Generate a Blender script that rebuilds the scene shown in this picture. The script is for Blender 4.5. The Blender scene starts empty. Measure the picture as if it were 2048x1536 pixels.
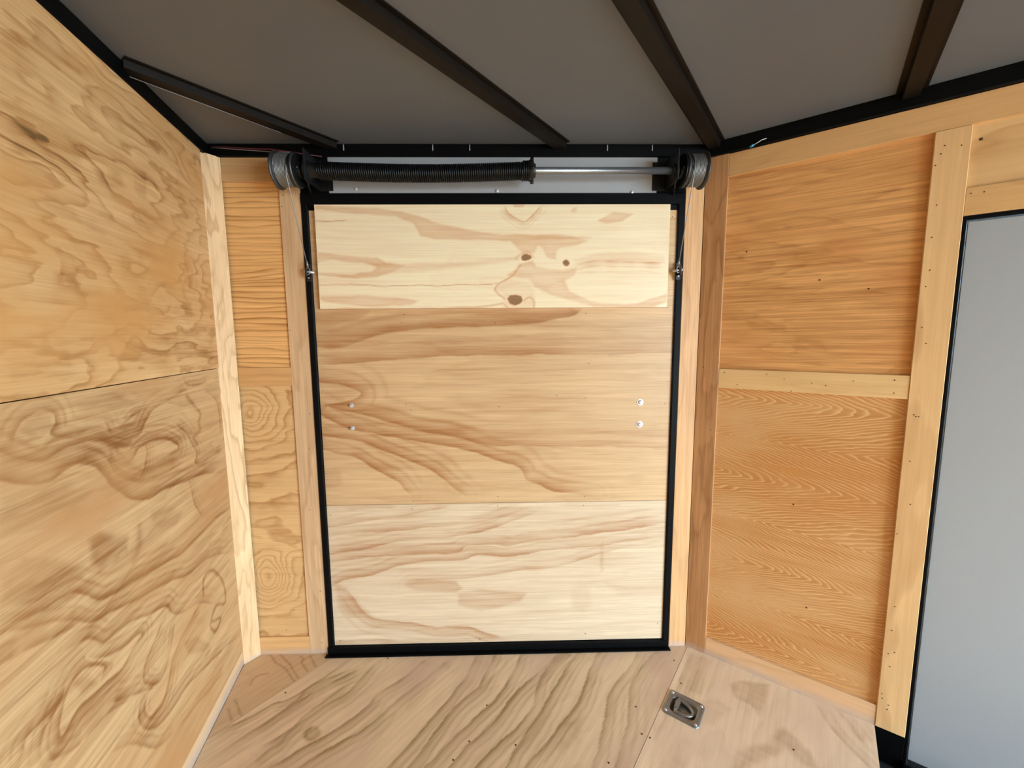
import bpy, bmesh, math, random
import numpy as np
from mathutils import Vector, Matrix, Quaternion

random.seed(7)
C = bpy.context.scene.collection
SC = bpy.context.scene

# ------------------------------------------------------------------ camera
CAM_H = 1.30
pitch, roll = math.radians(6.491), math.radians(-0.426)
fwd = Vector((0, math.cos(pitch), -math.sin(pitch)))
up0 = Vector((0, math.sin(pitch), math.cos(pitch)))
rt0 = Vector((1, 0, 0))
rt = math.cos(roll) * rt0 + math.sin(roll) * up0
upv = -math.sin(roll) * rt0 + math.cos(roll) * up0
cam_data = bpy.data.cameras.new('camera')
cam_data.sensor_width = 36.0
cam_data.lens = 827.07 / 2048 * 36.0
cam_data.clip_start = 0.02
cam = bpy.data.objects.new('camera', cam_data)
m = Matrix((rt, upv, -fwd)).transposed().to_4x4()
m.translation = Vector((0, 0, CAM_H))
cam.matrix_world = m
C.objects.link(cam)
SC.camera = cam

# ------------------------------------------------------------------ plan of the trailer (metres)
PL = Vector((-1.0486, 1.5770, 0))            # nose apex end of the ramp wall
PR = Vector((0.7212, 1.6107, 0))             # corner of ramp wall and side wall
BW = Vector((-1.0842, 1.5249, 0))            # end of the chamfer board, start of left wall
DB = (PR - PL).normalized()                  # along the ramp wall
DL = Vector((0.24558, -0.96938, 0))          # along the left nose wall, to the viewer
DR = Vector((0.79864, -0.60182, 0))          # along the side wall, to the rear
DC = Vector((0.60182, 0.79864, 0))           # across the trailer, towards the side wall
H = 1.995
LEN_L = 1.77
LEN_R = 4.4
L_END = BW + DL * LEN_L
WIDTH = (PR - L_END).dot(DC)
U_LEND = (L_END - PR).dot(DR)

# ------------------------------------------------------------------ light, world, exposure
SKY = 13.0
w = bpy.data.worlds.new('overcast_sky'); SC.world = w
w.use_nodes = True
nt = w.node_tree; nt.nodes.clear()
wo = nt.nodes.new('ShaderNodeOutputWorld'); bg = nt.nodes.new('ShaderNodeBackground')
tc = nt.nodes.new('ShaderNodeTexCoord'); sx = nt.nodes.new('ShaderNodeSeparateXYZ')
rmp = nt.nodes.new('ShaderNodeValToRGB')
rmp.color_ramp.elements[0].position = 0.0; rmp.color_ramp.elements[0].color = (0.72, 0.95, 1.14, 1)
rmp.color_ramp.elements[1].position = 1.0; rmp.color_ramp.elements[1].color = (0.66, 0.92, 1.18, 1)
bg.inputs['Strength'].default_value = SKY
nt.links.new(tc.outputs['Generated'], sx.inputs[0]); nt.links.new(sx.outputs['Z'], rmp.inputs[0])
nt.links.new(rmp.outputs[0], bg.inputs['Color']); nt.links.new(bg.outputs[0], wo.inputs[0])
# a light portal in the open rear end steers sampling of the daylight (adds no light of its own)
pd = bpy.data.lights.new('rear_opening_portal', 'AREA')
pd.shape = 'RECTANGLE'; pd.size = WIDTH; pd.size_y = H; pd.cycles.is_portal = True
po = bpy.data.objects.new('rear_opening_portal', pd)
pc = PR + DR * LEN_R - DC * (WIDTH / 2) + Vector((0, 0, H / 2))
mm = Matrix((DC, Vector((0, 0, 1)), DR)).transposed().to_4x4()   # local -z points into the trailer
mm.translation = pc
po.matrix_world = mm
C.objects.link(po)
SC.view_settings.view_transform = 'Standard'
SC.view_settings.look = 'None'
SC.view_settings.gamma = 1.0
SC.view_settings.use_curve_mapping = False
SC.view_settings.exposure = 1.0
SC.cycles.max_bounces = 10
SC.cycles.diffuse_bounces = 7
SC.cycles.use_denoising = True

GRAIN = {
 'left_lower': [
  ('s', 0.88, 0.026, '-878,1125 -867,1113 -832,1091 -795,1076 -754,1086 -706,1088 -649,1081 -574,1050 -526,1034'),
  ('s', 0.88, 0.022, '-854,1122 -844,1144 -824,1162 -791,1171 -758,1162 -754,1141 -769,1123 -730,1108 -678,1088 -619,1062 -558,1038'),
  ('s', 0.88, 0.019, '-622,1114 -605,1082 -560,1062 -508,1060 -474,1089 -431,1118 -335,1133 -256,1143'),
  ('s', 0.78, 0.015, '-580,1089 -553,1104 -512,1114 -461,1118'),
  ('s', 0.98, 0.038, '-897,1075 -875,1065 -839,1046 -791,1034 -749,1043 -709,1045 -668,1028 -647,995 -615,955 -566,915 -502,891 -424,885 -327,871 -234,861 -64,818'),
  ('s', 0.88, 0.022, '-616,1049 -614,1024 -588,1008 -544,1008 -514,1026 -462,1031 -392,1019 -335,984 -355,974 -399,976'),
  ('s', 0.78, 0.015, '-623,1043 -618,1001 -577,967 -508,939 -432,932 -355,928'),
  ('s', 0.88, 0.022, '-333,1046 -281,1008 -257,969 -231,935 -247,911 -204,898 -117,897 -48,897'),
  ('b', 0.6, 0.012, '-260,1122 -213,1088 -185,1055 -202,1030 -196,1000 -243,988 -225,967'),
  ('s', 0.68, 0.015, '-136,1123 -65,1089 -48,1036 -47,973'),
  ('s', 0.68, 0.015, '-268,1187 -253,1159 -190,1152 -116,1161'),
  ('f', 0.45, 0.02, '-834,1141 -818,1160 -792,1164 -763,1157 -762,1139 -790,1132 -816,1128'),
  ('f', 0.4, 0.02, '-575,1084 -553,1104 -499,1111 -473,1098 -506,1069 -547,1067'),
  ('s', 0.68, 0.015, '-491,1034 -482,1004 -502,973 -526,954'),
  ('s', 0.68, 0.019, '-296,877 -285,823 -273,774 -237,724'),
  ('f', 0.3, 0.05, '-879,1037 -815,1022 -759,1008 -696,977 -738,951 -824,966 -886,994'),
  ('f', 0.25, 0.04, '-710,1178 -588,1180 -521,1141 -597,1125 -680,1133'),
  ('s', 0.88, 0.026, '-911,831 -866,812 -831,805 -800,802 -764,793 -705,742 -659,726 -601,716 -536,700 -461,686 -374,670 -270,673 -147,676 -35,666'),
  ('s', 0.78, 0.022, '-913,820 -853,786 -780,745 -731,706 -671,689 -578,661 -470,632 -340,586 -230,576 -52,506'),
  ('s', 0.88, 0.03, '-938,770 -921,768 -875,756 -823,740 -770,726'),
  ('s', 0.88, 0.022, '-801,695 -746,678 -707,640 -659,629 -610,624 -547,594 -474,568 -446,529 -378,493 -309,469 -225,411'),
  ('b', 0.7, 0.01, '-275,471 -264,524 -216,525 -139,442 -128,356 -204,388 -237,354 -177,324 -221,305 -250,351 -205,382'),
  ('s', 0.88, 0.022, '-744,633 -707,608 -654,587 -599,576 -581,562 -623,553 -663,537 -717,550 -757,554 -798,558 -838,542 -844,559 -835,587 -814,614 -792,624 -755,623 -710,588 -723,572'),
  ('s', 0.88, 0.019, '-503,539 -539,512 -589,480 -595,443 -566,407 -521,397 -480,440 -444,496'),
  ('s', 0.88, 0.022, '-310,464 -356,450 -419,430 -469,405 -494,364 -524,334 -564,332 -591,344 -606,382 -590,395'),
  ('s', 0.78, 0.022, '-623,403 -628,371 -609,328 -556,289 -492,279 -419,276 -318,246 -199,211 -27,154'),
  ('s', 0.78, 0.019, '-705,489 -640,451 -567,399'),
  ('s', 0.78, 0.022, '-917,592 -908,611 -873,613 -832,609 -815,634'),
  ('s', 0.78, 0.022, '-884,569 -876,592 -844,606 -821,624'),
  ('s', 0.78, 0.022, '-875,532 -821,495 -777,487 -718,477 -647,448'),
  ('s', 0.68, 0.022, '-549,196 -462,196 -312,156 -188,130'),
  ('s', 0.68, 0.022, '-718,379 -665,344 -580,244 -505,211'),
  ('f', 0.85, 0.03, '-712,880 -682,881 -644,850 -595,826 -605,801 -652,805 -690,802 -711,829'),
  ('b', 0.4, 0.02, '-548,830 -557,780 -580,761'),
  ('f', 0.35, 0.03, '-495,848 -425,833 -352,788 -385,765 -452,781 -493,814'),
  ('f', 0.5, 0.03, '-900,906 -860,912 -800,882 -741,820 -778,812 -844,840 -906,867'),
  ('f', 0.5, 0.02, '-404,407 -338,374 -263,286 -308,298 -393,360'),
  ('f', 0.45, 0.02, '-793,617 -758,602 -744,570 -781,580'),
  ('b', 0.9, 0.004, '-795,627 -782,627'),
 ],
 'ramp_top': [
  ('f', 0.62, 0.012, '332,1779 489,1776 646,1760 774,1721 882,1697 1020,1675 1137,1675 1246,1674 1349,1666 1232,1658 1137,1661 1034,1652 888,1659 772,1660 715,1672 687,1718 631,1742 488,1753 331,1767'),
  ('f', 0.55, 0.012, '1049,1652 1137,1664 1283,1667 1335,1655 1298,1640 1232,1628 1217,1614 1214,1582 1181,1593 1166,1629 1148,1639 1133,1613 1092,1611 1067,1629'),
  ('s', 0.8, 0.012, '1158,1776 1129,1745 1093,1719 1042,1749 1028,1780'),
  ('f', 0.6, 0.008, '1053,1785 1100,1785 1093,1773 1061,1774'),
  ('f', 0.5, 0.008, '1271,1761 1281,1772 1295,1773 1290,1759 1279,1755'),
  ('f', 0.6, 0.01, '1370,1727 1428,1756 1502,1748 1458,1723 1400,1716'),
  ('f', 0.7, 0.012, '336,1610 480,1599 552,1595 588,1575 653,1566 608,1544 549,1527 462,1520 332,1538 332,1543 463,1537 532,1545 554,1560 501,1576 393,1589 334,1576'),
  ('f', 0.4, 0.02, '653,1568 770,1574 916,1585 1063,1595 1078,1585 916,1565 828,1559 667,1545 608,1545'),
  ('s', 0.8, 0.02, '1625,1574 1506,1576 1402,1579 1284,1571'),
  ('f', 0.35, 0.02, '1284,1585 1402,1614 1505,1619 1625,1595 1625,1574 1432,1576 1299,1574'),
  ('f', 0.62, 0.014, '1078,1572 1129,1579 1144,1556 1240,1548 1292,1557 1284,1528 1248,1506 1270,1470 1345,1431 1435,1418 1525,1424 1637,1461 1638,1427 1586,1408 1473,1406 1360,1411 1285,1433 1196,1459 1136,1485 1114,1514 1033,1529 1063,1550'),
  ('b', 0.8, 0.006, '1085,1568 1055,1529 1003,1500 988,1479 1003,1457 1025,1442'),
  ('b', 0.6, 0.006, '1025,1420 1039,1405 1043,1394'),
  ('b', 0.7, 0.006, '1099,1438 1121,1447 1136,1427 1132,1394'),
  ('f', 0.6, 0.012, '335,1460 473,1456 619,1448 700,1437 677,1425 544,1414 420,1424 334,1444'),
  ('b', 0.9, 0.003, '332,1496 621,1493 915,1496 996,1502'),
  ('b', 0.9, 0.003, '329,1726 447,1728'),
  ('b', 0.7, 0.006, '332,1408 544,1407 765,1407 913,1413 1017,1424'),
  ('f', 2.2, 0.004, '1086,1595 1094,1605 1107,1607 1122,1602 1125,1592 1114,1583 1100,1582 1089,1586'),
  ('f', 1.9, 0.004, '1241,1574 1247,1581 1256,1584 1266,1578 1268,1570 1256,1562 1246,1565'),
  ('f', 1.9, 0.005, '1034,1442 1047,1455 1066,1459 1088,1453 1093,1438 1083,1426 1062,1420 1043,1426'),
  ('b', 0.5, 0.01, '1067,1593 1106,1615 1129,1597'),
  ('f', 0.3, 0.02, '1017,1413 1025,1457 988,1479 1033,1514 1114,1507 1136,1470 1136,1412'),
 ],
 'ramp_middle': [
  ('f', 0.5, 0.02, '295,1399 507,1401 469,1372 380,1351 291,1342'),
  ('s', 0.95, 0.06, '287,1270 390,1268 465,1288 555,1317 659,1331 808,1341 949,1343 1099,1350 1211,1367 1286,1382 1316,1404'),
  ('f', 0.4, 0.02, '289,1315 526,1326 689,1349 913,1384 935,1402 1286,1400 1271,1378 1099,1353 808,1344 659,1333 465,1291 390,1270 287,1270'),
  ('s', 0.7, 0.06, '282,1200 461,1209 610,1219 760,1229 910,1232 1136,1234 1363,1233 1690,1237'),
  ('s', 0.9, 0.05, '279,1140 315,1132 404,1119 463,1088 439,1062 363,1044 340,1036 473,1000 586,972 691,939 828,910 943,881 1136,871 1368,868 1697,852'),
  ('s', 0.85, 0.045, '271,1014 315,998 410,950 561,918 713,892 865,859 980,817 1081,784 1104,736 1159,711 1214,685 1372,659'),
  ('s', 0.8, 0.04, '266,941 314,924 431,903 536,863 671,806 747,765 800,716 861,666'),
  ('s', 0.8, 0.04, '263,886 307,866 427,833 517,776 592,735 636,678'),
  ('f', 0.3, 0.05, '801,1070 1060,1090 1327,1072 1366,1033 1136,1000 906,1011'),
  ('f', 0.25, 0.05, '759,1177 1060,1189 1288,1164 1136,1128 833,1146'),
  ('f', 0.3, 0.03, '278,1132 404,1116 447,1085 363,1044 272,1037'),
  ('f', 0.3, 0.03, '287,787 363,778 368,730 298,702'),
 ],
 'ramp_bottom': [
  ('s', 0.8, 0.03, '266,430 424,448 543,474 661,489 771,495 882,510 977,533 1025,553 1135,593'),
  ('s', 0.85, 0.035, '264,396 462,418 627,427 817,432 857,456 976,463 1040,457 1135,476 1294,490 1533,520 1708,550'),
  ('s', 0.85, 0.035, '305,290 330,306 370,323 482,342 578,378 689,392 840,398 896,418 1055,411 1175,434 1375,447 1711,492'),
  ('s', 0.6, 0.03, '607,292 655,313 815,318 943,328 1095,351 1215,361 1311,385 1423,421 1535,444 1712,462'),
  ('f', 0.6, 0.015, '606,288 655,313 814,305 838,279 813,258 653,266'),
  ('f', 0.55, 0.02, '821,254 910,265 1102,248 1078,214 973,182 916,170 820,202'),
  ('s', 0.8, 0.035, '996,52 915,80 858,104 729,103 617,127 473,147 412,202 367,272'),
  ('f', 0.55, 0.03, '318,307 360,280 412,211 473,149 370,160 325,221'),
  ('s', 0.6, 0.04, '678,38 485,53 292,49'),
  ('s', 0.6, 0.03, '271,504 427,522 584,528 741,541 898,555 1056,594'),
  ('s', 0.6, 0.03, '273,541 390,560 508,578 665,600 790,623'),
  ('s', 0.5, 0.03, '277,606 432,616 587,622'),
  ('f', 0.25, 0.04, '1288,253 1320,278 1357,260 1370,199 1338,161 1297,184'),
  ('f', 0.3, 0.01, '1405,455 1421,480 1422,336 1407,332'),
  ('f', 0.25, 0.03, '1426,285 1540,256 1662,263 1663,237 1492,232'),
 ],
 'floor_main': [
  ('s', 0.85, 0.028, '-997,-892 -1019,-978 -1041,-1100 -1051,-1256'),
  ('s', 0.85, 0.028, '-970,-849 -936,-972 -949,-1063 -952,-1144 -968,-1260'),
  ('s', 0.85, 0.028, '-824,-703 -826,-742 -822,-822 -840,-922 -826,-972 -833,-1086 -861,-1189 -883,-1294'),
  ('s', 0.85, 0.028, '-747,-647 -748,-710 -756,-839 -757,-940 -763,-1044 -795,-1148 -806,-1216 -819,-1294'),
  ('s', 0.85, 0.028, '-672,-566 -636,-651 -622,-730 -608,-840 -596,-937 -585,-1053 -585,-1095'),
  ('s', 0.85, 0.028, '-620,-502 -587,-591 -563,-676 -575,-787 -560,-885 -537,-1017 -538,-1060'),
  ('s', 0.85, 0.028, '-529,-448 -501,-540 -477,-655 -489,-789 -494,-886 -499,-989 -498,-1050'),
  ('s', 0.85, 0.028, '-405,-344 -413,-451 -436,-603 -425,-742 -440,-862 -442,-947 -442,-1009'),
  ('s', 0.85, 0.028, '-384,-315 -394,-362 -400,-500 -353,-623 -349,-721 -369,-810 -375,-897 -378,-962'),
  ('s', 0.85, 0.028, '-339,-281 -344,-338 -331,-526 -314,-669 -311,-783 -303,-844 -299,-897'),
  ('s', 0.85, 0.028, '-273,-233 -271,-310 -237,-478 -239,-614 -244,-718 -256,-809 -262,-869'),
  ('s', 0.6, 0.03, '-143,-137 -144,-241 -158,-399 -132,-507 -107,-592 -89,-686 -88,-740'),
  ('s', 0.6, 0.03, '-71,-85 -90,-125 -110,-310 -62,-474 -36,-618 -28,-683'),
  ('f', 0.5, 0.01, '-915,-1156 -908,-1133 -869,-1130 -867,-1154 -889,-1166'),
  ('f', 0.3, 0.03, '-241,-624 -191,-551 -162,-649 -202,-703'),
  ('s', 0.8, 0.02, '-1073,-882 -1074,-1109 -1108,-1170 -1119,-1258 -1139,-1309 -1139,-1358'),
  ('s', 0.8, 0.025, '-1024,-913 -1072,-1045 -1055,-1099 -1049,-1157 -1051,-1208 -1054,-1288 -1056,-1346'),
  ('s', 0.8, 0.025, '-967,-948 -969,-1054 -967,-1130 -940,-1215 -939,-1260 -932,-1308'),
  ('b', 0.6, 0.012, '-895,-1125 -867,-1128 -865,-1152 -887,-1161 -906,-1149 -905,-1132'),
 ],
 'floor_apex': [
  ('b', 0.7, 0.006, '-1358,-1073 -1295,-1073 -1231,-1065 -1164,-1073 -1129,-1073'),
  ('b', 0.7, 0.006, '-1317,-1043 -1255,-1044 -1209,-1048 -1145,-1059'),
  ('b', 0.7, 0.006, '-1255,-998 -1228,-1001 -1215,-1014 -1148,-1020'),
  ('b', 0.7, 0.006, '-1223,-974 -1149,-988 -1126,-982'),
  ('b', 0.7, 0.006, '-1259,-1183 -1284,-1161 -1286,-1142 -1267,-1118'),
  ('b', 0.7, 0.006, '-1238,-1243 -1163,-1253 -1124,-1246'),
  ('b', 0.7, 0.006, '-1217,-1272 -1149,-1285'),
 ],
 'floor_right': [
  ('f', 0.5, 0.02, '190,-105 222,-59 307,-19 303,-105 293,-184 260,-156 217,-158'),
  ('f', 0.55, 0.03, '245,-442 256,-375 283,-332 331,-288 347,-219 373,-196 405,-218 432,-238 457,-285 428,-299 403,-281 377,-263 349,-314 299,-380 274,-427'),
  ('s', 0.6, 0.03, '437,-6 491,-96 535,-146 579,-188 595,-218'),
  ('s', 0.4, 0.03, '481,17 529,-33 570,-104'),
  ('f', 0.4, 0.03, '125,-246 168,-204 209,-223 176,-311 145,-334'),
  ('f', 0.3, 0.03, '27,-33 92,-24 104,-210 62,-282'),
  ('s', 0.5, 0.03, '33,-28 34,-175 35,-282 35,-397 29,-519'),
  ('f', 0.4, 0.04, '103,-416 129,-422 132,-526 84,-561 88,-492'),
  ('s', 0.5, 0.03, '74,-11 76,-144 76,-231'),
 ],
 'left_upper': [
  ('f', 0.4, 0.03, '-723,1692 -683,1707 -639,1717 -616,1693 -610,1675 -631,1660 -672,1670 -709,1686'),
  ('f', 0.5, 0.02, '-569,1679 -525,1688 -477,1690 -473,1675 -518,1660 -551,1664'),
  ('f', 0.45, 0.02, '-426,1725 -365,1747 -371,1714 -423,1700'),
  ('f', 0.45, 0.02, '-432,1689 -371,1714 -378,1677 -414,1674'),
  ('f', 0.45, 0.03, '-727,1574 -687,1581 -646,1566 -635,1552 -680,1547 -715,1556'),
  ('f', 0.4, 0.03, '-203,1696 -92,1722 -63,1753 -131,1695'),
  ('s', 0.6, 0.04, '-781,1665 -670,1684 -521,1709 -393,1715 -225,1734 -66,1735'),
  ('s', 0.6, 0.04, '-786,1635 -717,1640 -637,1624 -534,1636 -408,1629 -248,1609'),
  ('s', 0.5, 0.04, '-795,1575 -743,1587 -689,1570 -600,1557 -491,1537 -349,1531'),
  ('s', 0.5, 0.03, '-667,1954 -533,1959 -352,1947 -187,1941 -28,1937'),
  ('b', 0.6, 0.01, '-748,1879 -680,1869 -582,1874'),
  ('s', 0.5, 0.03, '-755,1836 -684,1846 -600,1850 -523,1827 -399,1839 -208,1829'),
  ('s', 0.6, 0.03, '-712,1476 -698,1459 -699,1429 -670,1419 -654,1407'),
  ('s', 0.7, 0.03, '-473,1414 -447,1404 -412,1398 -393,1417 -365,1443 -330,1452 -292,1471'),
  ('s', 0.7, 0.03, '-554,1378 -532,1368 -430,1378 -411,1362 -326,1380 -303,1406'),
  ('s', 0.6, 0.035, '-828,1367 -760,1370 -687,1369 -601,1367 -554,1378'),
  ('s', 0.6, 0.03, '-604,1348 -561,1338 -566,1310 -544,1298 -509,1286 -428,1266 -349,1253 -214,1253 -38,1228'),
  ('s', 0.6, 0.03, '-843,1268 -778,1252 -718,1259 -672,1271 -637,1273 -615,1284 -583,1279 -575,1259 -489,1246 -402,1237 -317,1232'),
  ('s', 0.6, 0.03, '-308,1231 -257,1244 -160,1245 -51,1229'),
  ('s', 0.5, 0.02, '-445,1333 -415,1339 -435,1311 -414,1302 -358,1297'),
  ('s', 0.5, 0.03, '-849,1234 -799,1235 -761,1245 -698,1247'),
  ('f', 0.45, 0.03, '-663,1406 -592,1417 -595,1402 -657,1389'),
  ('f', 0.4, 0.03, '-356,1307 -224,1312 -250,1286 -351,1287'),
  ('f', 0.35, 0.03, '-304,1401 -184,1416 -189,1389 -299,1382'),
  ('s', 0.6, 0.03, '-212,1544 -189,1501 -237,1458 -223,1428'),
 ],
}


# ------------------------------------------------------------------ small numpy noise
def _hash(ix, iy, s):
    h = (ix * 374761393 + iy * 668265263 + s * 1274126177) & 0xffffffff
    h = ((h ^ (h >> 13)) * 1274126177) & 0xffffffff
    return ((h ^ (h >> 16)) & 0xffff) / 65535.0
def vnoise(x, y, s=0):
    ix = np.floor(x).astype(np.int64); iy = np.floor(y).astype(np.int64)
    fx = x - ix; fy = y - iy
    fx = fx * fx * (3 - 2 * fx); fy = fy * fy * (3 - 2 * fy)
    a = _hash(ix, iy, s); b = _hash(ix + 1, iy, s); c = _hash(ix, iy + 1, s); d = _hash(ix + 1, iy + 1, s)
    return (a * (1 - fx) + b * fx) * (1 - fy) + (c * (1 - fx) + d * fx) * fy - 0.5
def fbm(x, y, s=0, o=4):
    t = 0; a = 1.0
    for k in range(o):
        t = t + a * vnoise(x, y, s + 17 * k); x = x * 2.03 + 3.1; y = y * 2.03 + 1.7; a *= 0.5
    return t

def grain_field(uv, strokes, seed=0, wob=0.006):
    """darkness of the traced late-wood bands at points uv"""
    u = uv[:, 0] + wob * fbm(uv[:, 0] * 9, uv[:, 1] * 22, seed + 5, 3)
    v = uv[:, 1] + wob * fbm(uv[:, 0] * 14, uv[:, 1] * 26, seed + 9, 4)
    out = np.zeros(len(uv))
    for kind, st, wd, s in strokes:
        pts = np.array([[float(q) for q in t.split(',')] for t in s.split()]) / 1000.0
        pad = wd * 3 + 0.02
        lo = pts.min(0) - pad; hi = pts.max(0) + pad
        sel = np.nonzero((u > lo[0]) & (u < hi[0]) & (v > lo[1]) & (v < hi[1]))[0]
        if len(sel) == 0: continue
        x = u[sel]; y = v[sel]
        if kind != 'f' and len(pts) > 2:          # Catmull-Rom smoothing
            q = [pts[0]]
            P = np.vstack([2 * pts[0] - pts[1], pts, 2 * pts[-1] - pts[-2]])
            for i in range(1, len(P) - 2):
                for t in (1 / 3, 2 / 3, 1.0):
                    p0, p1, p2, p3 = P[i - 1], P[i], P[i + 1], P[i + 2]
                    q.append(0.5 * (2 * p1 + (p2 - p0) * t + (2 * p0 - 5 * p1 + 4 * p2 - p3) * t * t + (3 * p1 - p0 - 3 * p2 + p3) * t ** 3))
            pts = np.array(q)
        elif kind == 'f':
            pts = np.vstack([pts, pts[:1]])
        best = np.full(len(sel), 1e9); sgn = np.zeros(len(sel)); tt = np.zeros(len(sel))
        inside = np.zeros(len(sel), bool)
        n = len(pts) - 1
        for i in range(n):
            a = pts[i]; d = pts[i + 1] - a
            L2 = d @ d + 1e-12
            t = np.clip(((x - a[0]) * d[0] + (y - a[1]) * d[1]) / L2, 0, 1)
            ex = x - a[0] - t * d[0]; ey = y - a[1] - t * d[1]
            dist = np.sqrt(ex * ex + ey * ey)
            m_ = dist < best
            best[m_] = dist[m_]; sgn[m_] = (d[0] * ey - d[1] * ex)[m_]; tt[m_] = (i + t[m_]) / n
            if kind == 'f' and abs(d[1]) > 1e-9:
                c = ((a[1] > y) != (pts[i + 1][1] > y))
                inside ^= c & (x < a[0] + (y - a[1]) / d[1] * d[0])
        if kind == 'f':
            sd = np.where(inside, best, -best)
            val = np.clip(sd / wd + 0.5, 0, 1); val = val * val * (3 - 2 * val)
            val *= (1 + 0.5 * fbm(x * 6, y * 70, seed + 31, 3)) * ((.62 + .38 * np.exp(-np.maximum(sd, 0) / .016)) if st <= 1 else 1.0)
        elif kind == 'b':
            val = np.exp(-(best / (wd * 0.6)) ** 2)
        else:
            r = np.where(sgn >= 0, best / wd, -best / 0.0028)
            q1 = 1.0 + .25 * vnoise(tt * 5, x * 0 + 3.3, seed + 71); q2 = 1.9 + .4 * vnoise(tt * 4, x * 0 + 7.1, seed + 73)
            val = np.where(r >= 0, np.exp(-1.9 * r) + .38 * np.exp(-((r - q1) / .16) ** 2) + .26 * np.exp(-((r - q2) / .2) ** 2), np.exp(-r * r))
            val *= np.clip(1.0 + 0.9 * fbm(tt * 7, x * 0 + len(pts), seed + 3, 2), 0.35, 1.3)
            ends = np.clip(np.minimum(tt, 1 - tt) * 14, 0, 1)
            val *= 0.25 + 0.75 * ends
        v_ = st * val
        out[sel] = 1 - (1 - np.clip(out[sel], 0, 2)) * (1 - np.minimum(v_, .97)) if st <= 1 else np.maximum(out[sel], v_)
    return out

# ------------------------------------------------------------------ materials
def lin(c):
    return tuple(((v / 255) / 12.92 if v / 255 <= 0.04045 else ((v / 255 + 0.055) / 1.055) ** 2.4) for v in c) + (1.0,)
lin0 = lin
WOOD_WB = (1.05, 1.14, 1.34)          # one calibration for every wood colour below
class NB:
    def __init__(s, name):
        s.m = bpy.data.materials.new(name); s.m.use_nodes = True
        s.t = s.m.node_tree; s.t.nodes.clear()
        s.out = s.t.nodes.new('ShaderNodeOutputMaterial')
        s.p = s.t.nodes.new('ShaderNodeBsdfPrincipled')
        s.t.links.new(s.p.outputs[0], s.out.inputs[0])
    def n(s, k, **kw):
        x = s.t.nodes.new(k)
        for a, b in kw.items(): setattr(x, a, b)
        return x
    def l(s, a, b): s.t.links.new(a, b)
    def math(s, op, a, b=None, c=None, clamp=False):
        x = s.n('ShaderNodeMath', operation=op, use_clamp=clamp)
        for i, v in enumerate((a, b, c)):
            if v is None: continue
            if isinstance(v, (int, float)): x.inputs[i].default_value = v
            else: s.l(v, x.inputs[i])
        return x.outputs[0]
    def mix(s, f, a, b, mode='MIX'):
        x = s.n('ShaderNodeMix', data_type='RGBA', blend_type=mode)
        for i, v in ((0, f), (6, a), (7, b)):
            if isinstance(v, (int, float)): x.inputs[i].default_value = v
            elif isinstance(v, tuple): x.inputs[i].default_value = v
            else: s.l(v, x.inputs[i])
        return x.outputs[2]
    def noise(s, vec, scale=1, detail=2, rough=.5, dist=0):
        x = s.n('ShaderNodeTexNoise'); x.inputs['Scale'].default_value = scale
        x.inputs['Detail'].default_value = detail; x.inputs['Roughness'].default_value = rough
        x.inputs['Distortion'].default_value = dist
        s.l(vec, x.inputs['Vector']); return x.outputs[0]

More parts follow.
